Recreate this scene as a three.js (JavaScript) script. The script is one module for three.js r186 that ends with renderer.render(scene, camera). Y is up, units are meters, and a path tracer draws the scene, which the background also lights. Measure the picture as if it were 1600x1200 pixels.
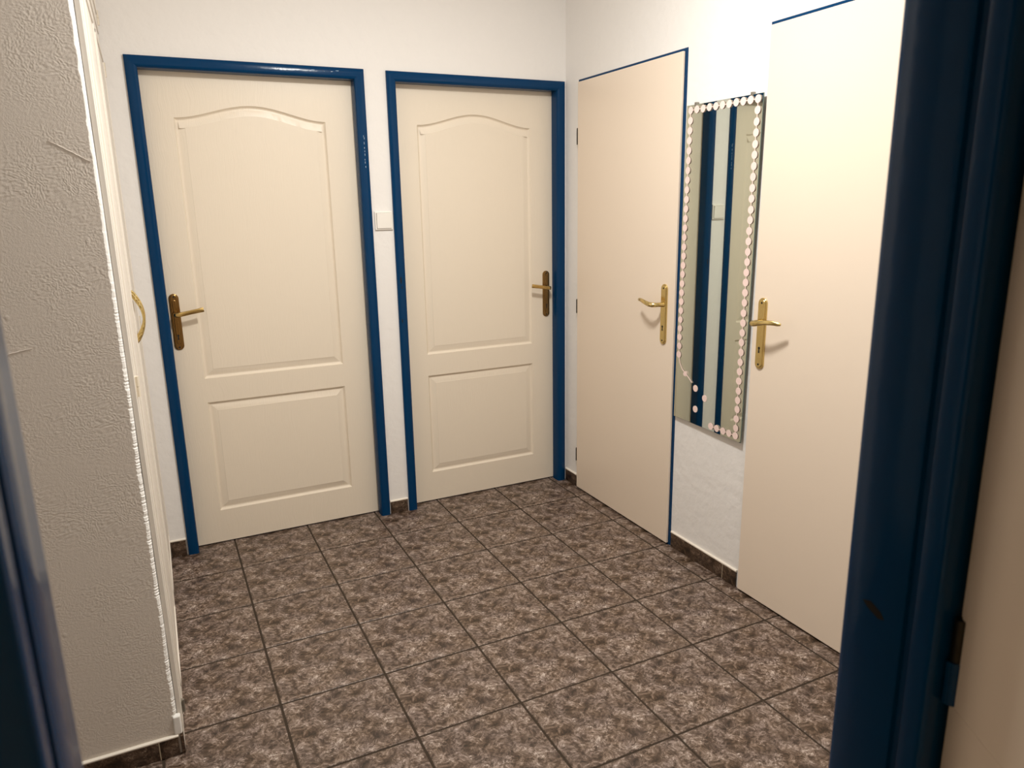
import * as THREE from 'three';
import { mergeGeometries, toCreasedNormals } from 'three/addons/utils/BufferGeometryUtils.js';
import { RectAreaLightUniformsLib } from 'three/addons/lights/RectAreaLightUniformsLib.js';
import { RoundedBoxGeometry } from 'three/addons/geometries/RoundedBoxGeometry.js';

// ---------------------------------------------------------------- camera, light, exposure
const scene = new THREE.Scene();
scene.background = new THREE.Color(0x000000);
const camera = new THREE.PerspectiveCamera(55.1, 4 / 3, 0.02, 30);
camera.rotation.order = 'YXZ';
camera.position.set(-0.1971, 1.4581, 3.2728);
camera.rotation.set(-0.2398, -0.4503, -0.018);
camera.focus = 2.9;
camera.userData.fStop = 7;
RectAreaLightUniformsLib.init();
const LAMP = new THREE.Vector3(0.70, 2.58, 1.54);      // flat opal dome on the ceiling: bright below, half as bright to the sides
const LAMP_SIDE = 9, LAMP_DOWN = 67;                  // candela
const LAMP_COLOR = new THREE.Color().setRGB(1.0, 0.985, 0.94);
const renderer = new THREE.WebGLRenderer({ antialias: true });
renderer.toneMapping = THREE.LinearToneMapping;
renderer.toneMappingExposure = 0.142;
renderer.shadowMap.enabled = true;

// ---------------------------------------------------------------- measures (metres)
const T = 0.325;                       // floor tile pitch
const Z0 = -0.25 * T;                  // tile line 0 lies behind the back wall face (z = 0)
const XR = 1.70, XW = -0.262, XE = -0.277, ZW = 1.30, ZH = 2.727, H = 2.70;

// ---------------------------------------------------------------- helpers
let seed = 12345;
const rnd = () => { seed = (seed * 1664525 + 1013904223) >>> 0; return seed / 4294967296; };
const PERM = new Uint8Array(512);
{ const p = [...Array(256).keys()]; for (let i = 255; i > 0; i--) { const j = Math.floor(rnd() * (i + 1)); [p[i], p[j]] = [p[j], p[i]]; } for (let i = 0; i < 512; i++) PERM[i] = p[i & 255]; }
const fade = t => t * t * t * (t * (t * 6 - 15) + 10);
function grad(h, x, y) { const a = h * 0.0245436926; return Math.cos(a) * x + Math.sin(a) * y; }
function pn(x, y, px, py, s = 0) {      // periodic gradient noise, about -0.7 .. 0.7
  const xi = Math.floor(x), yi = Math.floor(y), fx = x - xi, fy = y - yi;
  const x0 = ((xi % px) + px) % px, x1 = (x0 + 1) % px, y0 = ((yi % py) + py) % py, y1 = (y0 + 1) % py;
  const hh = (a, b) => PERM[(PERM[(a + s * 17) & 255] + b + s * 31) & 255];
  const u = fade(fx), v = fade(fy);
  const a = grad(hh(x0, y0), fx, fy), b = grad(hh(x1, y0), fx - 1, fy), c = grad(hh(x0, y1), fx, fy - 1), d = grad(hh(x1, y1), fx - 1, fy - 1);
  return (a + (b - a) * u) * (1 - v) + (c + (d - c) * u) * v;
}
function fbm(u, v, f, oct, s = 0, fy = f) { let a = 0, w = 0.5; for (let o = 0; o < oct; o++) { a += w * pn(u * f, v * fy, f, fy, s + o); f *= 2; fy *= 2; w *= 0.5; } return a; }
function dataTex(n, m, fn, srgb, wx = 1, wy = 1) {
  const d = new Uint8Array(n * m * 4);
  for (let j = 0; j < m; j++) for (let i = 0; i < n; i++) {
    const c = fn(i / n, j / m), k = (j * n + i) * 4;
    if (typeof c === 'number') { const q = Math.max(0, Math.min(255, c * 255)); d[k] = d[k + 1] = d[k + 2] = q; } else for (let q = 0; q < 3; q++) d[k + q] = Math.max(0, Math.min(255, c[q]));
    d[k + 3] = 255;
  }
  const t = new THREE.DataTexture(d, n, m, THREE.RGBAFormat);
  t.magFilter = THREE.LinearFilter; t.minFilter = THREE.LinearMipmapLinearFilter; t.generateMipmaps = true;
  t.wrapS = t.wrapT = THREE.RepeatWrapping; t.repeat.set(1 / wx, 1 / wy);
  if (srgb) t.colorSpace = THREE.SRGBColorSpace;
  t.needsUpdate = true;
  return t;
}
const sm = (a, b, x) => { const t = Math.max(0, Math.min(1, (x - a) / (b - a))); return t * t * (3 - 2 * t); };

const used = new Map();
function uniq(name) { const n = used.get(name) || 0; used.set(name, n + 1); return n ? `${name}_${String(n).padStart(3, '0')}` : name; }
function mesh(name, geo, mat, parent, label) {
  const m = new THREE.Mesh(geo, mat); m.castShadow = m.receiveShadow = true;
  m.name = parent ? name : uniq(name);
  (parent || scene).add(m);
  if (label) m.userData.label = label;
  return m;
}
function group(name, label, category, kind) {
  const g = new THREE.Group(); g.name = uniq(name); scene.add(g);
  g.userData.label = label; g.userData.category = category;
  if (kind) g.userData.kind = kind;
  return g;
}
function struct(o, label, category) { o.userData.kind = 'structure'; o.userData.label = label; o.userData.category = category; return o; }
function planarUV(geo) {                // uv in metres, by the way each face points
  const g = geo.index ? geo.toNonIndexed() : geo; const p = g.attributes.position, uv = new Float32Array(p.count * 2);
  const a = new THREE.Vector3(), b = new THREE.Vector3(), c = new THREE.Vector3();
  for (let i = 0; i < p.count; i += 3) {
    a.fromBufferAttribute(p, i); b.fromBufferAttribute(p, i + 1); c.fromBufferAttribute(p, i + 2);
    const n = b.clone().sub(a).cross(c.clone().sub(a)); const ax = Math.abs(n.x), ay = Math.abs(n.y), az = Math.abs(n.z);
    [a, b, c].forEach((q, k) => { const t = az >= ax && az >= ay ? [q.x, q.y] : ax >= ay ? [q.z, q.y] : [q.x, q.z]; uv[(i + k) * 2] = t[0]; uv[(i + k) * 2 + 1] = t[1]; });
  }
  g.setAttribute('uv', new THREE.BufferAttribute(uv, 2)); return g;
}
function strip(geo) { const g = geo.index ? geo.toNonIndexed() : geo; for (const k of Object.keys(g.attributes)) if (!['position', 'normal', 'uv'].includes(k)) g.deleteAttribute(k); return g; }
const merge = list => mergeGeometries(list.map(strip));
function box(x0, x1, y0, y1, z0, z1) { return planarUV(new THREE.BoxGeometry(x1 - x0, y1 - y0, z1 - z0).translate((x0 + x1) / 2, (y0 + y1) / 2, (z0 + z1) / 2)); }
function rbox(x0, x1, y0, y1, z0, z1, r = 0.002, s = 2) { return planarUV(new RoundedBoxGeometry(x1 - x0, y1 - y0, z1 - z0, s, r).translate((x0 + x1) / 2, (y0 + y1) / 2, (z0 + z1) / 2)); }
function quads(rows, closed = false, crease = 0.5) {   // a sheet through rows of points
  const pos = [];
  for (let i = 0; i + 1 < rows.length; i++) {
    const n = rows[i].length;
    for (let k = 0; k < (closed ? n : n - 1); k++) {
      const a = rows[i][k], b = rows[i][(k + 1) % n], c = rows[i + 1][(k + 1) % n], d = rows[i + 1][k];
      pos.push(...a, ...b, ...c, ...a, ...c, ...d);
    }
  }
  let g = new THREE.BufferGeometry(); g.setAttribute('position', new THREE.Float32BufferAttribute(pos, 3));
  g = planarUV(g); g.computeVertexNormals(); return toCreasedNormals(g, crease);
}
function sweep(path, radii, up = new THREE.Vector3(0, 1, 0), seg = 14, pow = 2) {  // tube of changing elliptic section
  const pts = path.map(p => new THREE.Vector3(...p)), rows = [];
  const n = pts.length;
  pts.forEach((p, i) => {
    const t = pts[Math.min(i + 1, n - 1)].clone().sub(pts[Math.max(i - 1, 0)]).normalize();
    const s = t.clone().cross(up).normalize(), w = s.clone().cross(t).normalize(), [a, b] = radii[i];
    const row = [];
    for (let k = 0; k < seg; k++) {
      const th = k / seg * Math.PI * 2, c = Math.cos(th), d = Math.sin(th);
      const q = p.clone().addScaledVector(s, a * Math.sign(c) * Math.abs(c) ** (2 / pow)).addScaledVector(w, b * Math.sign(d) * Math.abs(d) ** (2 / pow)); row.push(q.toArray());
    }
    rows.push(row);
  });
  const cap = r => { const c = r.reduce((a, q) => a.map((v, k) => v + q[k] / r.length), [0, 0, 0]); return r.map(() => c); };
  return quads([cap(rows[0]), ...rows, cap(rows[n - 1])].reverse(), true, 0.9);
}
function extrude(shape, depth, bevel = 0, bs = 2) {
  const g = new THREE.ExtrudeGeometry(shape, { depth: depth - bevel, bevelEnabled: bevel > 0, bevelSize: bevel, bevelThickness: bevel, bevelOffset: -bevel, bevelSegments: bs, curveSegments: 16 });
  return planarUV(g);
}

// ---------------------------------------------------------------- materials
const fineBump = dataTex(1024, 1024, (u, v) => 0.5 + 0.5 * (fbm(u, v, 24, 4, 1) * 0.9 + fbm(u, v, 5, 2, 5) * 0.8), false, 1, 1);
const rollBump = dataTex(1600, 1600, (u, v) => {          // thick roller paint over rough plaster
  const w = fbm(u, v, 12, 2, 9) * 0.05, patch = sm(-0.25, 0.2, fbm(u, v, 6, 2, 44));
  const lump = (pn((u + w) * 150, (v + w * 0.6) * 170, 150, 170, 3) * 0.55 + pn(u * 90, (v + w) * 80, 90, 80, 4) * 0.3) * (0.35 + 0.65 * patch) + pn(u * 330, v * 330, 330, 330, 5) * 0.16;
  const knob = sm(0.4, 0.62, pn(u * 44, v * 40, 44, 40, 12)) * 0.6;
  const ridge = Math.exp(-(((fbm(u, v, 5, 3, 21)) / 0.007) ** 2)) * sm(0.08, 0.3, fbm(u, v, 6, 2, 30)) * 0.55;
  return 0.4 + 0.34 * lump + 0.3 * knob + 0.35 * ridge + 0.16 * fbm(u, v, 5, 2, 40);
}, false, 0.8, 0.8);
const grainBump = dataTex(1024, 1024, (u, v) => {         // embossed wood grain, running up
  const w = fbm(u, v, 6, 2, 14) * 0.05;
  const g = pn((u + w) * 120, v * 4, 120, 4, 7) * 0.6 + pn((u + w) * 240, v * 10, 240, 10, 8) * 0.5;
  return 0.55 + 0.45 * g;
}, false, 0.6, 0.6);
const softBump = dataTex(512, 512, (u, v) => 0.5 + 0.5 * fbm(u, v, 8, 3, 11) + 0.12 * fbm(u, v, 90, 1, 12), false, 0.5, 0.5);
const tileMap = dataTex(1024, 1024, (u, v) => {           // brown marble print, the same on every tile
  const wx = fbm(u, v, 6, 3, 2) * 0.10, wy = fbm(u, v, 6, 3, 22) * 0.10, a = u + wx, b = v + wy;
  const blot = fbm(a, b, 7, 4, 13), grainy = fbm(a, b, 40, 3, 33), fine = fbm(u, v, 120, 2, 43);
  const spot = (x, y, r, q = 1) => Math.exp(-(((a - x) ** 2 + ((b - y) * q) ** 2) / (r * r)));
  const dark = (spot(0.48, 0.1, 0.055) + 0.8 * spot(0.5, 0.36, 0.09, 1.5) + 0.9 * spot(0.22, 0.52, 0.07, 1.6) + spot(0.7, 0.82, 0.06, 1.4) + 0.7 * spot(0.8, 0.42, 0.05) + 0.7 * spot(0.72, 0.12, 0.05) + 0.6 * spot(0.12, 0.86, 0.07) + 0.5 * spot(0.2, 0.2, 0.06)) * (0.75 + 1.6 * Math.max(-0.3, grainy));
  const pale = 0.5 * spot(0.3, 0.82, 0.13) + 0.5 * spot(0.1, 0.12, 0.1) + 0.5 * spot(0.86, 0.66, 0.1, 2) + 0.5 * spot(0.45, 0.66, 0.12) + 0.5 * spot(0.62, 0.9, 0.12, 1.5) + 0.4 * spot(0.9, 0.25, 0.1);
  const c1 = pn(a * 16 + grainy, b * 20, 64, 64, 53), c2 = pn(a * 34, b * 38 + grainy, 64, 64, 57), c3 = pn((a + 0.3 * blot) * 7, b * 9, 64, 64, 58);
  const net = Math.exp(-((c1 / 0.045) ** 2)) * sm(-0.1, 0.35, fbm(u, v, 14, 2, 59)) + 0.8 * Math.exp(-((c2 / 0.06) ** 2)) * sm(-0.15, 0.3, fbm(u, v, 9, 2, 61)) + 0.45 * Math.exp(-((c3 / 0.014) ** 2));
  const streak = Math.exp(-(((b - 0.66 - 0.02 * Math.sin(a * 14)) / 0.006) ** 2)) * sm(0.68, 0.78, u) * sm(1.0, 0.94, u);
  const cell = pn(a * 46, b * 52, 64, 64, 62);
  const mid = fbm(a, b, 16, 3, 37);
  let t = 0.40 + 0.36 * blot + 0.62 * mid + 0.5 * grainy + 0.34 * fine + 0.16 * cell - 0.30 * dark + 0.06 * pale + 0.62 * net * (1 - 0.5 * Math.min(1, Math.max(0, dark))) * (0.65 + 0.8 * pale) + 0.26 * streak;
  t = Math.max(0, Math.min(1, t));
  const stops = [[0, 38, 27, 19], [0.28, 77, 60, 48], [0.46, 112, 94, 82], [0.62, 143, 125, 114], [0.8, 180, 164, 154], [1, 212, 200, 190]];
  let i = 0; while (i < stops.length - 2 && t > stops[i + 1][0]) i++;
  const [p, q] = [stops[i], stops[i + 1]], f = (t - p[0]) / (q[0] - p[0]);
  const hue = fbm(u, v, 5, 2, 90) * 10;
  return [p[1] + (q[1] - p[1]) * f + hue * 0.5, p[2] + (q[2] - p[2]) * f, p[3] + (q[3] - p[3]) * f - hue];
}, true);
tileMap.repeat.set(1, 1);
const S = o => new THREE.MeshStandardMaterial(o), P = o => new THREE.MeshPhysicalMaterial(o);
const M = {
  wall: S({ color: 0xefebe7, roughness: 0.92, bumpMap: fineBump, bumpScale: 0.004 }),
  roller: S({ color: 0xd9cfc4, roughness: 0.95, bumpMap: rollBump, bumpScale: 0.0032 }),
  roomWall: S({ color: 0xf6e0bc, roughness: 0.9 }),  // warm tint chosen for the light these unseen walls bounce
  chalk: S({ color: 0xf4f1ec, roughness: 0.9 }),
  ceiling: S({ color: 0xf0ece6, roughness: 0.95 }),
  tile: S({ map: tileMap, roughness: 0.42 }),
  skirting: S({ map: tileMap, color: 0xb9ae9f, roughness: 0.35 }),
  grout: S({ color: 0x3a2e22, roughness: 0.95 }),
  paleGrout: S({ color: 0xb5a68e, roughness: 0.9 }),
  sealant: S({ color: 0xf1e8da, roughness: 0.45 }),
  blue: P({ color: 0x04355c, roughness: 0.14, specularIntensity: 0.32, bumpMap: softBump, bumpScale: 0.0009 }),
  door: P({ color: 0xeaddca, roughness: 0.42, clearcoat: 0.15, clearcoatRoughness: 0.3, bumpMap: grainBump, bumpScale: 0.0006 }),
  flat: P({ color: 0xeeddca, roughness: 0.36, clearcoat: 0.2, clearcoatRoughness: 0.25, bumpMap: softBump, bumpScale: 0.0003 }),
  cabinet: S({ color: 0xebe3d8, roughness: 0.45, bumpMap: grainBump, bumpScale: 0.00012 }),
  brass: S({ color: 0xd8c184, metalness: 1, roughness: 0.22 }),
  bronze: S({ color: 0x94764a, metalness: 1, roughness: 0.22 }),
  oldBrass: S({ color: 0xc0a368, metalness: 1, roughness: 0.27 }),
  dark: S({ color: 0x15110d, roughness: 0.7 }),
  hinge: S({ color: 0x2b261f, metalness: 0.7, roughness: 0.5 }),
  paintedHinge: S({ color: 0xe4d8c4, roughness: 0.45 }),
  zinc: S({ color: 0x9a958b, metalness: 0.8, roughness: 0.45 }),
  mirror: S({ color: 0xd3d9cf, metalness: 1, roughness: 0.015 }),
  glassEdge: S({ color: 0x7d8a80, roughness: 0.2 }),
  dots: S({ color: 0xf3d8d0, roughness: 0.8 }),
  plastic: S({ color: 0xf3eee6, roughness: 0.35 }),
  chip: S({ color: 0xb9cfe0, roughness: 0.8 }),
  scuff: S({ color: 0x0f0906, roughness: 0.9 }),
  board: S({ color: 0xb9a184, roughness: 0.8 }),
  opal: S({ color: 0xffffff, roughness: 0.4, emissive: LAMP_COLOR, emissiveIntensity: 12 }),
};

// ---------------------------------------------------------------- floor: tiles laid one by one
const floor = group('floor', 'brown marbled square floor tiles with dark joints', 'floor', 'structure');
mesh('grout', box(-2.1, 1.78, -0.05, -0.0018, -0.11, 2.845), M.grout, floor);
function tileGeo(w, d, u0, u1, v0, v1) {   // chamfered slab, its corner at 0,0; top at y = 0
  const c = 0.0014, t = 0.009, dep = -0.001;
  const ring = (i, y) => [[i, y, i], [w - i, y, i], [w - i, y, d - i], [i, y, d - i]];
  const r0 = ring(c, 0), r1 = ring(0, dep), r2 = ring(0, -t);
  const pos = []; const tri = (a, b, e) => pos.push(...a, ...b, ...e);
  tri(r0[0], r0[2], r0[1]); tri(r0[0], r0[3], r0[2]);
  for (const [p, q] of [[r0, r1], [r1, r2]]) for (let k = 0; k < 4; k++) { const n = (k + 1) % 4; tri(p[k], p[n], q[n]); tri(p[k], q[n], q[k]); }
  const g = new THREE.BufferGeometry(); g.setAttribute('position', new THREE.Float32BufferAttribute(pos, 3));
  const uv = []; for (let i = 0; i < pos.length; i += 3) uv.push(u0 + (u1 - u0) * pos[i] / w, v0 + (v1 - v0) * pos[i + 2] / d);
  g.setAttribute('uv', new THREE.Float32BufferAttribute(uv, 2)); g.computeVertexNormals(); return g;
}
const J = 0.0037, cache = {};
for (let i = -7; i <= 5; i++) for (let j = 0; j <= 8; j++) {
  if (i < -1 && j < 4) continue;
  let x0 = i * T + J, x1 = (i + 1) * T - J, z0 = Z0 + j * T + J, z1 = Z0 + (j + 1) * T - J;
  if (i === 5) x1 = 1.735;
  if (j === 0) z0 = -0.062;
  const fx = q => q / T - i, fz = q => (q - Z0) / T - j;
  const key = `${i === 5}|${j === 0}`;
  cache[key] ||= tileGeo(x1 - x0, z1 - z0, fx(x0), fx(x1), fz(z0), fz(z1));
  const m = mesh('tile', cache[key], M.tile, floor);
  m.position.set(x0, (rnd() - 0.5) * 0.0006, z0); m.rotation.z = (rnd() - 0.5) * 0.001; m.rotation.x = (rnd() - 0.5) * 0.001;
}

// ---------------------------------------------------------------- walls and ceiling
function wallWithHoles(x0, x1, holes, thick) {
  const s = new THREE.Shape([[x0, 0], [x1, 0], [x1, H], [x0, H]].map(p => new THREE.Vector2(...p)));
  // openings reach the floor: cut them out of the outline
  const pts = [[x0, 0]]; for (const [a, b, h] of holes) pts.push([a, 0], [a, h], [b, h], [b, 0]); pts.push([x1, 0], [x1, H], [x0, H]);
  return extrude(new THREE.Shape(pts.map(p => new THREE.Vector2(...p))), thick).translate(0, 0, -thick);
}
const FU = 0.043;                                              // frame face width
const D1 = { c: 0.2585, w: 0.819, h: 1.979 }, D2 = { c: 1.249, w: 0.796, h: 1.979 };
const hole = (d, m = 0.024) => [d.c - d.w / 2 - m, d.c + d.w / 2 + m, d.h + m];
struct(mesh('wall_back', wallWithHoles(-0.9, 1.80, [hole(D1), hole(D2)], 0.11), M.wall), 'white plaster wall holding the two panelled doors', 'wall');
const D3 = { c: 0.519, w: 0.704, h: 1.974 }, D4 = { c: 1.762, w: 0.792, h: 1.974 };
{ const g = wallWithHoles(0, 2.84, [hole(D3), hole(D4)], 0.11); const m = mesh('wall_right', g, M.wall); m.rotation.y = -Math.PI / 2; m.position.x = XR; struct(m, 'white plaster wall holding the two smooth flush doors and the mirror', 'wall'); }
{ // wall on the left, its free edge broken and thick with paint
  const y0 = 0.112, N = 1500, flat = [], edge = [];
  for (let k = 0; k <= N; k++) {
    const y = y0 + (H - y0) * k / N;
    const rag = sm(1.55, 0.8, y);       // the lower half is rougher
    const w = 0.0068 + 0.003 * pn(y * 9, 0.3, 64, 64, 60) + 0.005 * Math.max(0, pn(y * 40, 1.7, 256, 64, 61)) + (0.002 + 0.007 * rag) * Math.abs(pn(y * 120, 3.1, 512, 64, 62)) + (0.001 + 0.006 * rag) * Math.max(0, pn(y * 210, 4.1, 1024, 64, 68));
    const xe = XE + 0.0012 * pn(y * 6, 5.5, 64, 64, 63), wob = 0.0016 * pn(y * 130, 7.7, 512, 64, 64);
    flat.push([[XE - 0.03, y, ZW], [xe - w, y, ZW]]);
    edge.push([[xe - w, y, ZW], [xe - w * 0.45, y, ZW - w * 0.34 + wob], [xe - 0.0005, y, ZW - w * 0.95], [xe, y, ZW - 0.03]]);
  }
  const g = merge([box(-2.12, XE - 0.03, 0, H, ZW - 0.09, ZW), box(XE - 0.03, XE - 0.016, y0, H, ZW - 0.09, ZW - 0.0015), box(XE - 0.03, XE, 0, y0, ZW - 0.09, ZW), quads(flat)]);
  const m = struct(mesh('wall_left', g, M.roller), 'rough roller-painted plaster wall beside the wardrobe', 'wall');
  mesh('broken_edge', quads(edge, false, 0.3), M.chalk, m, 'ragged white painted plaster edge');
  mesh('edge_foot', rbox(XE - 0.012, -0.2695, 0.062, 0.118, ZW - 0.03, ZW + 0.006, 0.004), M.chalk, m, 'smooth white foot of the plaster edge');
  // hairline ridges in the plaster
  for (const [x, y, z0, dx, dy] of [[-0.366, 1.612, 0, 0.078, -0.045], [-0.52, 1.145, 0, 0.06, 0.012]]) {
    const path = []; for (let k = 0; k <= 14; k++) path.push([x + dx * k / 14, y + dy * k / 14 + 0.0016 * pn(k * 0.7, y, 64, 64, 65), ZW + 0.0001]);
    mesh('plaster_ridge', sweep(path, path.map((_, k) => [0.0012 * Math.sin(Math.PI * (k + 0.3) / 14.6), 0.0012]), new THREE.Vector3(0, 0, 1), 8), M.roller, m);
  }
}
struct(mesh('wall_alcove', box(-2.12, -2.00, 0, H, ZW, 2.84), M.wall), 'white side wall of the passage out of view', 'wall');
struct(mesh('ceiling', box(-2.12, 1.81, H, H + 0.1, -0.11, 3.95), M.ceiling), 'plain white ceiling', 'ceiling');
// the doorway wall and the unlit room the picture is taken from; its unseen walls set close to bounce light
const D5 = { c: 0.1155, w: 0.799, h: 1.972 };
{ const g = wallWithHoles(-2.0, XR, [hole(D5)], 0.108); const m = mesh('wall_front', g, M.wall); m.position.z = ZH + 0.108; struct(m, 'wall around the open doorway', 'wall'); }
struct(mesh('wall_room_left', box(-0.58, -0.48, 0, H, 2.84, 3.95), M.roomWall), 'side wall of the unlit room behind the doorway', 'wall');
struct(mesh('wall_room_right', box(0.85, 0.95, 0, H, 2.84, 3.95), M.roomWall), 'wall of the unlit room behind the open door', 'wall');
struct(mesh('wall_room_back', box(-0.48, 0.85, 0, H, 3.85, 3.95), M.roomWall), 'far wall of the unlit room', 'wall');
struct(mesh('floor_room', box(-0.58, 0.95, -0.05, 0, 2.848, 3.95), S({ color: 0xcdbb9c, roughness: 0.6 })), 'plain floor of the unlit room', 'floor');

// ---------------------------------------------------------------- skirting
function skirting(name, label, runs) {   // runs: [origin, turn, pieces, bead?]
  const g = group(name, label, 'baseboard', 'structure');
  for (const [pos, turn, cuts, h = 0.058, bead = true] of runs) {
    const put = o => { o.position.set(...pos); o.rotation.y = turn; return o; };
    for (let k = 0; k + 1 < cuts.length; k++) {
      const a = cuts[k] + 0.0013, b = cuts[k + 1] - 0.0013;
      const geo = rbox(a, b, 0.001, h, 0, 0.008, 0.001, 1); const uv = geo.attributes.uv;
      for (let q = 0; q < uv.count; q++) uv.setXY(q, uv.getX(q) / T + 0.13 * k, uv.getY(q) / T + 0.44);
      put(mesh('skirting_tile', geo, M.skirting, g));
    }
    for (let k = 1; k + 1 < cuts.length; k++) put(mesh('joint', box(cuts[k] - 0.0012, cuts[k] + 0.0012, 0.001, h - 0.001, 0, 0.0079), M.paleGrout, g));
    if (bead) { const n = 26, path = [], a = cuts[0], b = cuts[cuts.length - 1];
      for (let q = 0; q <= n; q++) path.push([a + (b - a) * q / n, h + 0.0025 + 0.0008 * pn(q * 0.6 + a * 40, 2.2, 64, 64, 66), 0.0035]);
      put(mesh('sealant_bead', sweep(path, path.map((_, q) => [0.0055, 0.005 + 0.001 * pn(q * 0.9, 4.4, 64, 64, 67)])), M.sealant, g, 'cream sealant bead')); }
  }
}
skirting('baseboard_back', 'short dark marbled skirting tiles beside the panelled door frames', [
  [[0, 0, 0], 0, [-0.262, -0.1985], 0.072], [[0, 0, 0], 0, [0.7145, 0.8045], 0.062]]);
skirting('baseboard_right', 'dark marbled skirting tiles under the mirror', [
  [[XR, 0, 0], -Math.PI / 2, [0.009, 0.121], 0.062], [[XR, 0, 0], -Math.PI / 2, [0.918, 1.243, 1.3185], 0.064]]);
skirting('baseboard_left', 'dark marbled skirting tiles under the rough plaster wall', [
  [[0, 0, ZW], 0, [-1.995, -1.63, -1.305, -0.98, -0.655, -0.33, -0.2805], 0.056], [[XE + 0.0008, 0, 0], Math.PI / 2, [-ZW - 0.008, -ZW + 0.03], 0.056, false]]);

// ---------------------------------------------------------------- door frames
function frameParts(parent, d, prof, mat, smooth = 0.7) {   // profile [outward, depth] swept round the opening with mitres
  const L = d.c - d.w / 2, R = d.c + d.w / 2;
  const mk = (f0, f1) => { const loop = [...prof, prof[0]]; return quads(loop.map(([u, z]) => [f0(u, z), f1(u, z)]), false, smooth); };
  mesh('jamb', mk((u, z) => [L - u, 0, z], (u, z) => [L - u, d.h + u, z]), mat, parent);
  mesh('head', mk((u, z) => [L - u, d.h + u, z], (u, z) => [R + u, d.h + u, z]), mat, parent);
  mesh('jamb', mk((u, z) => [R + u, d.h + u, z], (u, z) => [R + u, 0, z]), mat, parent);
}
const arc = (cx, cz, r, a0, a1, n = 6) => [...Array(n + 1).keys()].map(k => { const a = a0 + (a1 - a0) * k / n; return [cx + r * Math.cos(a), cz + r * Math.sin(a)]; });
const PROF_DEEP = [[FU, 0.0003], [FU, 0.009], [FU - 0.002, 0.011], [0.024, 0.0125], ...arc(0.013, 0.0, 0.013, Math.PI / 2, Math.PI, 7), [0, -0.046], [0.0015, -0.0475], [0.019, -0.0475], [0.019, -0.10], [0.0225, -0.10], [0.0225, 0.0003]];
const PROF_FLUSH = [[0.039, 0.0003], [0.039, 0.003], [0.0375, 0.0045], [0.006, 0.0045], [0.004, 0.0035], [0.004, -0.032], [0.0, -0.034], [0.0, -0.10], [0.0225, -0.10], [0.0225, 0.0003]];
const PROF_WAY = [[FU, -0.0003], [FU, -0.009], [FU - 0.002, -0.011], [0.022, -0.012], ...arc(0.012, 0, 0.012, -Math.PI / 2, -Math.PI, 7), [0, 0.0665], [0.0012, 0.0698], [0.006, 0.0712], [0.006, 0.0775], ...arc(0.006, 0.084, 0.005, -Math.PI / 2, -Math.PI, 5), [0.001, 0.098], ...arc(0.006, 0.1035, 0.005, Math.PI, Math.PI / 2, 5), [0.044, 0.1105], [0.044, 0.1084], [0.0225, 0.1083], [0.0225, -0.0003]];

// ---------------------------------------------------------------- moulded door leaves
function archOutline(x0, x1, y0, y1, rise) {    // anticlockwise from the lower left corner
  const p = [[x0, y0], [x1, y0]];
  if (!rise) p.push([x1, y1], [x0, y1]);
  else for (let k = 0; k <= 40; k++) { const s = 1 - 2 * k / 40; p.push([(x0 + x1) / 2 + s * (x1 - x0) / 2, y1 + rise * ((1 + Math.cos(Math.PI * s)) / 2) ** 0.95]); }
  return p;
}
function inset(poly, d) {
  const n = poly.length;
  return poly.map((p, i) => {
    const a = poly[(i + n - 1) % n], b = poly[(i + 1) % n];
    const e1 = [p[0] - a[0], p[1] - a[1]], e2 = [b[0] - p[0], b[1] - p[1]], l1 = Math.hypot(...e1), l2 = Math.hypot(...e2);
    const n1 = [-e1[1] / l1, e1[0] / l1], n2 = [-e2[1] / l2, e2[0] / l2], k = 1 + n1[0] * n2[0] + n1[1] * n2[1];
    return [p[0] + d * (n1[0] + n2[0]) / k, p[1] + d * (n1[1] + n2[1]) / k];
  });
}
const PANEL_PROF = [[0, 0], [0.0025, -0.0042], [0.0065, -0.0082], [0.010, -0.0096], [0.0135, -0.0094], [0.016, -0.0086], [0.0375, -0.0012], [0.0382, -0.0004], [0.040, -0.0003]];
function panelGeo(outline) {
  const rows = PANEL_PROF.map(([d, z]) => { const r = inset(outline, d).map(q => [...q, z]); return [...r, r[0]]; });
  const last = inset(outline, 0.040), tri = THREE.ShapeUtils.triangulateShape(last.map(q => new THREE.Vector2(...q)), []);
  const pos = []; for (const t of tri) for (const k of t) pos.push(...last[k], -0.0003);
  const c = new THREE.BufferGeometry(); c.setAttribute('position', new THREE.Float32BufferAttribute(pos, 3));
  const cg = planarUV(c); cg.computeVertexNormals();
  return merge([quads(rows.reverse(), false, 0.35), cg]);
}
function panelLeaf(parent, x0, x1, y0, y1, zf, px0, px1) {
  const up = archOutline(px0, px1, 0.757, 1.811, 0.053), low = archOutline(px0, px1, 0.155, 0.652, 0);
  const s = new THREE.Shape([[x0, y0], [x1, y0], [x1, y1], [x0, y1]].map(p => new THREE.Vector2(...p)));
  for (const o of [up, low]) s.holes.push(new THREE.Path(o.map(p => new THREE.Vector2(...p))));
  const front = extrude(s, 0.012).translate(0, 0, -0.012);
  const leaf = mesh('leaf', merge([front, box(x0, x1, y0, y1, -0.04, -0.0121)]), M.door, parent);
  leaf.position.z = zf;
  mesh('panel', panelGeo(up), M.door, leaf, 'tall moulded panel with an arched top'); mesh('panel', panelGeo(low), M.door, leaf, 'lower rectangular moulded panel');
  return leaf;
}

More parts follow.
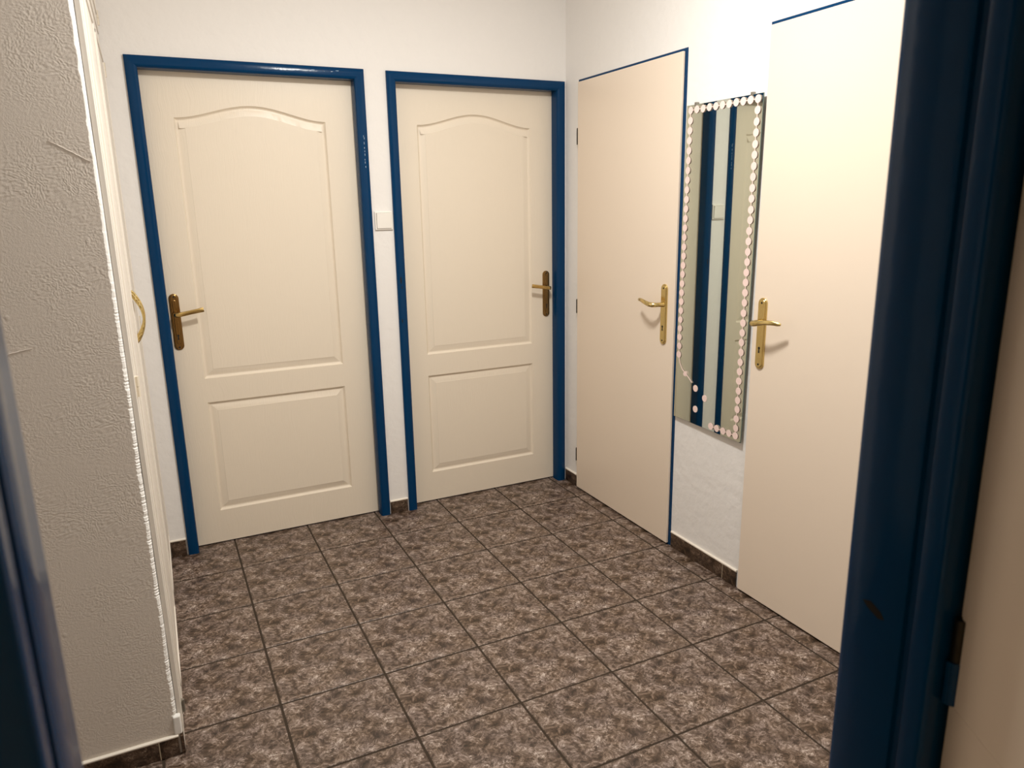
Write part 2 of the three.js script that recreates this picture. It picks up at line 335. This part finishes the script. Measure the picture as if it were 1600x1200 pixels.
// ---------------------------------------------------------------- handles
function stadium(w, h) {
  const s = new THREE.Shape(), r = w / 2, a = h / 2 - r;
  s.moveTo(-r, -a); s.absarc(0, -a, r, Math.PI, Math.PI * 2, false); s.lineTo(r, a); s.absarc(0, a, r, 0, Math.PI, false); s.closePath(); return s;
}
function keyhole(parent, y, z, k = 1) {
  const s = new THREE.Shape(); s.absarc(0, 0.006, 0.0042 * k, -Math.PI * 0.35, Math.PI * 1.35, false); s.lineTo(-0.0030 * k, -0.011); s.lineTo(0.0030 * k, -0.011); s.closePath();
  const m = mesh('keyhole', extrude(s, 0.0008), M.dark, parent); m.position.set(0, y, z);
}
function screw(parent, y, z, mat) { const m = mesh('screw', new THREE.CylinderGeometry(0.0034, 0.0034, 0.0012, 14).rotateX(Math.PI / 2), mat, parent); m.position.set(0, y, z); }
function bronzeHandle(parent, x, z, dir) {
  const cy = 1.008, h = 0.234;
  const pl = mesh('handle_plate', merge([extrude(stadium(0.038, h), 0.0045, 0.002), extrude(stadium(0.030, h - 0.008), 0.0075, 0.002), extrude(stadium(0.0165, h - 0.05), 0.0095, 0.0018)]), M.bronze, parent, 'antique bronze handle plate');
  pl.position.set(x, cy, z);
  keyhole(pl, -0.062, 0.0092); screw(pl, h / 2 - 0.012, 0.0076, M.dark); screw(pl, -h / 2 + 0.012, 0.0076, M.dark);
  mesh('rosette', new THREE.CylinderGeometry(0.0105, 0.0125, 0.010, 20).rotateX(Math.PI / 2).translate(0, 0.034, 0.011), M.bronze, pl);
  const path = [[0, 0.034, 0.008], [0, 0.034, 0.030], [0, 0.034, 0.042], [dir * 0.004, 0.0345, 0.050], [dir * 0.012, 0.0355, 0.054], [dir * 0.03, 0.0385, 0.056], [dir * 0.06, 0.0435, 0.057], [dir * 0.09, 0.048, 0.056], [dir * 0.106, 0.0505, 0.054]];
  mesh('lever', sweep(path, [[0.0075, 0.0075], [0.0075, 0.0075], [0.0078, 0.0078], [0.008, 0.009], [0.0062, 0.0098], [0.005, 0.0092], [0.0045, 0.0088], [0.0045, 0.0092], [0.0042, 0.0098]], new THREE.Vector3(0, 1, 0.02), 16, 3), M.oldBrass, pl, 'worn brass lever');
  return pl;
}
function brassHandle(parent, x, z, dir) {
  const cy = 1.005, h = 0.25;
  const pl = mesh('handle_plate', merge([extrude(stadium(0.040, h), 0.0050, 0.0025, 3), extrude(stadium(0.030, h - 0.010), 0.0080, 0.0025, 3)]), M.brass, parent, 'polished brass handle plate');
  pl.position.set(x, cy, z);
  keyhole(pl, -0.056, 0.0078, 1.1); screw(pl, h / 2 - 0.017, 0.0082, M.dark); screw(pl, -h / 2 + 0.017, 0.0082, M.dark);
  const path = [[0, 0.042, 0.006], [0, 0.042, 0.020], [0, 0.042, 0.036], [dir * 0.002, 0.042, 0.046], [dir * 0.010, 0.042, 0.056], [dir * 0.025, 0.044, 0.062], [dir * 0.045, 0.0485, 0.064], [dir * 0.07, 0.0535, 0.061], [dir * 0.095, 0.0545, 0.053], [dir * 0.115, 0.0525, 0.045], [dir * 0.124, 0.0515, 0.042]];
  mesh('lever', sweep(path, [[0.0115, 0.0115], [0.0092, 0.0092], [0.0088, 0.0088], [0.0095, 0.0095], [0.0095, 0.010], [0.008, 0.0098], [0.0068, 0.0092], [0.0062, 0.0085], [0.0058, 0.0078], [0.0052, 0.0070], [0.003, 0.004]], new THREE.Vector3(0, 1, 0.02), 16), M.brass, pl, 'curved polished brass lever');
  return pl;
}

// ---------------------------------------------------------------- the two panelled doors
function panelDoor(name, label, d, side, px) {
  const g = group(name, label, 'door', 'structure');
  frameParts(g, d, PROF_DEEP, M.blue);
  panelLeaf(g, d.c - d.w / 2 - 0.012, d.c + d.w / 2 + 0.012, 0.007, d.h + 0.012, -0.050, px[0], px[1]);
  mesh('gap_shade_strip', box(d.c - d.w / 2 - 0.018, d.c + d.w / 2 + 0.018, 0.0006, 0.0016, -0.095, -0.058), M.dark, g);  // dark strip laid in for the shade under the leaf
  return g;
}
const door1 = panelDoor('door_1', 'cream panelled door in a blue frame next to the wardrobe', D1, 'left', [-0.045, 0.548]);
bronzeHandle(door1, -0.126, -0.050, 1);
const door2 = panelDoor('door_2', 'cream panelled door in a blue frame in the corner of the hall', D2, 'right', [0.957, 1.530]);
bronzeHandle(door2, 1.611, -0.050, -1);
// chips in the blue paint
function chip(parent, mat, x, y, z, w, h, a = 0) {
  const s = new THREE.Shape(), n = 7; for (let k = 0; k < n; k++) { const t = k / n * Math.PI * 2, r = 0.6 + 0.5 * rnd(); s[k ? 'lineTo' : 'moveTo'](Math.cos(t) * w * r, Math.sin(t) * h * r); } s.closePath();
  const m = mesh('paint_chip', extrude(s, 0.0004), mat, parent); m.position.set(x, y, z); m.rotation.z = a;
}
for (const [x, y, w, h, a] of [[0.684, 1.997, 0.010, 0.0022, 0.8], [0.671, 1.9925, 0.006, 0.0014, 0.1], [0.575, 2.0035, 0.006, 0.0014, 0.1], [0.545, 2.002, 0.003, 0.002, 0], [0.60, 2.008, 0.009, 0.001, 0], [0.5, 2.006, 0.010, 0.0012, 0], [0.42, 2.0, 0.002, 0.002, 0], [0.35, 2.004, 0.002, 0.0015, 0.4]]) chip(door1, M.chip, x, y, 0.0121, w, h, a);
for (let k = 0; k < 9; k++) chip(door1, M.chip, 0.694 + 0.004 * (rnd() - 0.5), 1.76 - k * 0.016 - rnd() * 0.01, 0.0121, 0.0010, 0.0035 + 0.003 * rnd());
chip(door2, M.scuff, 0.826, 1.128, 0.0123, 0.0042, 0.018); chip(door2, M.scuff, 0.829, 1.096, 0.0123, 0.003, 0.010); chip(door2, M.scuff, 0.822, 0.94, 0.0121, 0.003, 0.012);

// ---------------------------------------------------------------- the two flush doors in the right wall (local x runs along the wall)
function flushDoor(name, label, d, x0, x1) {
  const g = group(name, label, 'door', 'structure'); g.position.x = XR; g.rotation.y = -Math.PI / 2;
  frameParts(g, d, PROF_FLUSH, M.blue);
  mesh('leaf', merge([rbox(x0, x1, 0.008, 2.001, 0.0052, 0.016, 0.0016), box(d.c - d.w / 2 + 0.003, d.c + d.w / 2 - 0.003, 0.008, d.h - 0.002, -0.026, 0.0055)]), M.flat, g);
  mesh('gap_shade_strip', box(d.c - d.w / 2, d.c + d.w / 2, 0.0006, 0.0016, -0.05, 0.002), M.dark, g);  // shade below the flush leaf, drawn as a dark strip
  return g;
}
const door3 = flushDoor('door_3', 'smooth cream flush door between the corner and the mirror', D3, 0.140, 0.898);
brassHandle(door3, 0.835, 0.016, -1);
for (const [a, b] of [[1.725, 1.795], [0.925, 0.99], [0.15, 0.215]]) {
  const h = mesh('hinge', merge([new THREE.CylinderGeometry(0.0055, 0.0055, b - a, 14).translate(0.1335, (a + b) / 2, 0.0115), new THREE.SphereGeometry(0.0055, 12, 8).translate(0.1335, b, 0.0115)]), M.hinge, door3, 'dark steel hinge knuckle');
}
const door4 = flushDoor('door_4', 'smooth cream flush door on the other side of the mirror', D4, 1.3375, 2.187);
brassHandle(door4, 1.381, 0.016, 1);

// ---------------------------------------------------------------- open doorway with its door swung into the dark room
const door5 = group('door_5', 'glossy dark blue door frame of the open doorway with its cream door swung open', 'door', 'structure');
door5.position.z = ZH;
frameParts(door5, D5, PROF_WAY, M.blue, 0.6);
{
  const s = new THREE.Shape(), xf = 0.546, z0 = 0.1125;    // open leaf about its corner, seen from above: x, -z
  const pts = [[0.004, 0], [0.04, 0], [0.04, 0.84], [0, 0.84], [0, 0.0045]];
  pts.forEach((p, k) => s[k ? 'lineTo' : 'moveTo'](p[0], -p[1])); s.closePath();
  const cut = [[0.010, 0.910], [1.018, 1.985]];
  const leaf = mesh('leaf', merge([...cut.map(([a, b]) => extrude(s, b - a).rotateX(-Math.PI / 2).translate(0, a, 0)), box(0.0005, 0.04, 0.910, 1.018, 0.0055, 0.84)]), M.flat, door5, 'cream door leaf standing open');
  leaf.position.set(xf, 0, z0); leaf.rotation.y = -0.5;
  mesh('hinge', merge([new THREE.CylinderGeometry(0.0065, 0.0065, 0.052, 16).translate(0.5425, 0.938, z0 + 0.0055), rbox(0.535, 0.5475, 0.912, 0.964, z0 - 0.001, z0 + 0.005, 0.001, 1)]), M.blue, door5, 'hinge painted blue');
  mesh('hinge_pin', new THREE.CylinderGeometry(0.006, 0.006, 0.05, 16).translate(0.5425, 0.990, z0 + 0.0055), M.hinge, door5, 'bare brown hinge pin');
  const sc = mesh('scuff', (() => { const q = new THREE.Shape(); [[-0.014, 0.006], [-0.004, 0.009], [0.010, 0.002], [0.016, -0.006], [0.008, -0.008], [-0.008, 0.000]].forEach((p, k) => q[k ? 'lineTo' : 'moveTo'](...p)); q.closePath(); return extrude(q, 0.0005); })(), M.scuff, door5, 'dark scuff on the frame');
  sc.rotation.y = -Math.PI / 2; sc.position.set(0.5151, 0.990, 0.032);
}

// ---------------------------------------------------------------- built-in wardrobe along the left side
{
  const g = group('built_in_wardrobe', 'off-white built-in wardrobe with tall doors and curved brass pulls', 'wardrobe');
  g.position.set(XW, 0, 0);
  const zb = 0.004, zf = 1.294;
  mesh('carcass', merge([box(-0.55, -0.024, 0.0, 2.64, zb, 0.02), box(-0.55, -0.024, 0.0, 2.64, ZW - 0.10, ZW - 0.0915), box(-0.55, -0.53, 0, 2.64, 0.02, ZW - 0.10), box(-0.53, -0.024, 2.62, 2.64, 0.02, ZW - 0.10)]), M.cabinet, g);
  mesh('plinth', box(-0.060, -0.006, 0.0008, 0.072, zb + 0.008, ZW - 0.012), M.cabinet, g);
  for (const [a, b] of [[zb, 0.034], [ZW - 0.052, zf - 0.003]]) mesh('stile', rbox(-0.0145, -0.0025, 0.073, 2.63, a, b, 0.0015), M.cabinet, g);
  mesh('rail', rbox(-0.0145, -0.003, 2.045, 2.075, 0.035, ZW - 0.053, 0.0015), M.cabinet, g);
  const leaf = (z0, z1, y0, y1, label) => {
    const d = mesh('cabinet_door', rbox(-0.022, 0, y0, y1, z0, z1, 0.0025, 3), M.cabinet, g, label);
    const bar = (za, zb2, ya, yb) => rbox(-0.001, 0.0035, ya, yb, za, zb2, 0.0016, 3), i = 0.055, w = 0.012;
    mesh('moulding', merge([bar(z0 + i, z1 - i, y0 + i, y0 + i + w), bar(z0 + i, z1 - i, y1 - i - w, y1 - i), bar(z0 + i, z0 + i + w, y0 + i, y1 - i), bar(z1 - i - w, z1 - i, y0 + i, y1 - i)]), M.cabinet, d);
    return d;
  };
  const lowF = leaf(0.659, ZW - 0.054, 0.078, 2.042, 'tall door hinged at the plaster wall'), lowB = leaf(0.036, 0.655, 0.078, 2.042, 'tall door hinged at the back wall');
  const upF = leaf(0.659, ZW - 0.054, 2.078, 2.60), upB = leaf(0.036, 0.655, 2.078, 2.60);
  const pull = (d, z) => {
    const path = [], rad = [], n = 18;
    for (let k = 0; k <= n; k++) { const t = k / n, a = Math.PI * t; path.push([-0.001 + 0.030 * Math.sin(a) ** 0.8, 1.056 + 0.152 * t, z]); rad.push([0.0062 - 0.0022 * Math.sin(a), 0.0046 - 0.0012 * Math.sin(a)]); }
    mesh('handle', sweep(path, rad, new THREE.Vector3(0, 0, 1), 12), M.brass, d, 'curved brass pull');
  };
  pull(lowF, 0.700); pull(lowB, 0.615);
  const hinge = (d, z, y0, y1, mat) => mesh('hinge', merge([new THREE.CylinderGeometry(0.005, 0.005, (y1 - y0) * 0.48, 12).translate(0.0015, y0 + (y1 - y0) * 0.25, z), new THREE.CylinderGeometry(0.005, 0.005, (y1 - y0) * 0.48, 12).translate(0.0015, y0 + (y1 - y0) * 0.75, z), rbox(-0.004, -0.0005, y0, y1, z - 0.008, z + 0.012, 0.0008, 1)]), mat, d);
  hinge(lowF, ZW - 0.046, 1.005, 1.058, M.paintedHinge); hinge(lowF, ZW - 0.046, 0.094, 0.132, M.zinc); hinge(lowF, ZW - 0.046, 1.93, 1.98, M.paintedHinge);
  hinge(lowB, 0.030, 1.935, 1.985, M.paintedHinge); hinge(lowB, 0.030, 1.005, 1.055, M.paintedHinge); hinge(upB, 0.030, 2.11, 2.16, M.paintedHinge);
}

// ---------------------------------------------------------------- light switch
{
  const g = group('light_switch', 'square off-white light switch on the wall between the two panelled doors', 'switch');
  g.position.set(0.7625, 1.396, 0);
  mesh('switch_plate', rbox(-0.0405, 0.0405, -0.0405, 0.0405, 0.0002, 0.009, 0.003, 3), M.plastic, g);
  const r = mesh('rocker', rbox(-0.0330, 0.0330, -0.0330, 0.0330, 0, 0.009, 0.0012, 3), M.plastic, g); r.position.z = 0.0062; r.rotation.x = 0.045;
  mesh('groove_shade_rim', rbox(-0.0340, 0.0340, -0.0340, 0.0340, 0.0085, 0.0093, 0.0003, 1), M.zinc, g);  // grey rim colours in the shade of the groove round the rocker
}

// ---------------------------------------------------------------- mirror with its garland of paper dots (local x along the wall)
{
  const g = group('wall_mirror', 'narrow frameless wall mirror edged with a garland of pale pink dots', 'mirror');
  g.position.set(XR - 0.0034, 1.195, 1.120); g.rotation.set(0, -Math.PI / 2 - 0.017, 0);   // hangs a hair out of line with the wall
  const W = 0.398, Hm = 1.214, lean = -0.011;
  const L = geo => geo.rotateZ(lean);
  mesh('backing', L(box(-W / 2 + 0.02, W / 2 - 0.02, -Hm / 2 + 0.02, Hm / 2 - 0.02, 0.0006, 0.0078)), M.board, g);
  mesh('glass_edge', L(box(-W / 2, W / 2, -Hm / 2, Hm / 2, 0.008, 0.0112)), M.glassEdge, g);
  mesh('mirror_glass', L(box(-W / 2 + 0.0008, W / 2 - 0.0008, -Hm / 2 + 0.0008, Hm / 2 - 0.0008, 0.0110, 0.0118)), M.mirror, g, 'silvered glass');
  for (const x of [-0.148, 0.145]) mesh('clip', L(rbox(x - 0.006, x + 0.006, Hm / 2 - 0.006, Hm / 2 + 0.008, 0.001, 0.0135, 0.001, 1)), M.zinc, g);
  const zD = 0.0146, dotG = new THREE.CylinderGeometry(0.0135, 0.0135, 0.0011, 22).rotateX(Math.PI / 2);
  const at = (z, y) => [z - 1.120, y - 1.195];
  const chain = [], links = [], step = 0.0358;
  const left = [], right = [], low = [];
  for (let k = 0; k < 27; k++) { const y = 1.785 - k * step; left.push(at(0.9545 - 0.0175 * Math.min(1, k / 23), y)); }
  const top = [...Array(11).keys()].map(k => at(0.9545 + 0.03505 * k, 1.785 - 0.0002 * k));
  for (let k = 1; k < 33; k++) right.push(at(1.305 - 0.018 * k / 32, 1.783 - k * step));
  for (let k = 0; k < 5; k++) low.push(at(1.287 - 0.0345 * k, 0.608));
  const run = [...left.slice().reverse(), ...top.slice(1), ...right.filter(p => p[1] > -0.565), ...low];
  const ribbon = (a, b, w = 0.0014, t = 0.0008) => { const dx = b[0] - a[0], dy = b[1] - a[1], l = Math.hypot(dx, dy); return new THREE.BoxGeometry(l, 2 * w, t).rotateZ(Math.atan2(dy, dx)).translate((a[0] + b[0]) / 2, (a[1] + b[1]) / 2, zD); };
  for (let k = 0; k + 1 < run.length; k++) links.push(ribbon(run[k], run[k + 1]));
  // the end that has come loose and hangs across the glass
  const tail = [left[26], at(0.945, 0.822), at(0.960, 0.800), at(0.980, 0.787), at(1.004, 0.772), at(1.026, 0.755)];
  for (let k = 0; k + 1 < tail.length; k++) links.push(ribbon(tail[k], tail[k + 1], 0.0018));
  const gar = mesh('garland', merge(links), M.dots, g, 'pale pink paper dot garland round the rim');
  const dot = (p, r = [0, 0, 0], s = 1) => { const m = mesh('dot', dotG, M.dots, gar); m.position.set(p[0], p[1], zD); m.rotation.set(...r); m.scale.setScalar(s); };
  for (const p of run) dot([p[0] + (rnd() - 0.5) * 0.0015, p[1] + (rnd() - 0.5) * 0.0015], [(rnd() - 0.5) * 0.05, (rnd() - 0.5) * 0.1, 0]);
  dot(at(0.986, 0.784), [0, 1.2, 0.5], 0.8);
  for (const p of [[1.046, 0.736], [1.103, 0.708], [1.050, 0.652]]) { const m = mesh('loose_dot', dotG, M.dots, g, 'single pink dot stuck on the glass'); m.position.set(...at(...p), 0.0125); }
}

// ---------------------------------------------------------------- ceiling lamp above the hall, out of the picture
{
  const g = group('ceiling_lamp', 'round opal glass ceiling lamp', 'lamp');
  g.position.copy(LAMP);
  mesh('lamp_base', new THREE.CylinderGeometry(0.06, 0.07, 0.028, 32).translate(0, H - LAMP.y - 0.0142, 0), M.plastic, g);
  mesh('opal_dome', new THREE.SphereGeometry(0.13, 36, 22).scale(1, 0.62, 1), M.opal, g);
  const l = new THREE.PointLight(LAMP_COLOR, LAMP_SIDE); l.castShadow = true; l.shadow.radius = 4; l.shadow.mapSize.set(2048, 2048); l.shadow.bias = -0.0005;
  g.add(l);
  const a = new THREE.RectAreaLight(LAMP_COLOR, LAMP_DOWN / 0.0361, 0.19, 0.19); a.position.y = -0.086; a.rotation.x = -Math.PI / 2; g.add(a);
}
renderer.render(scene, camera);
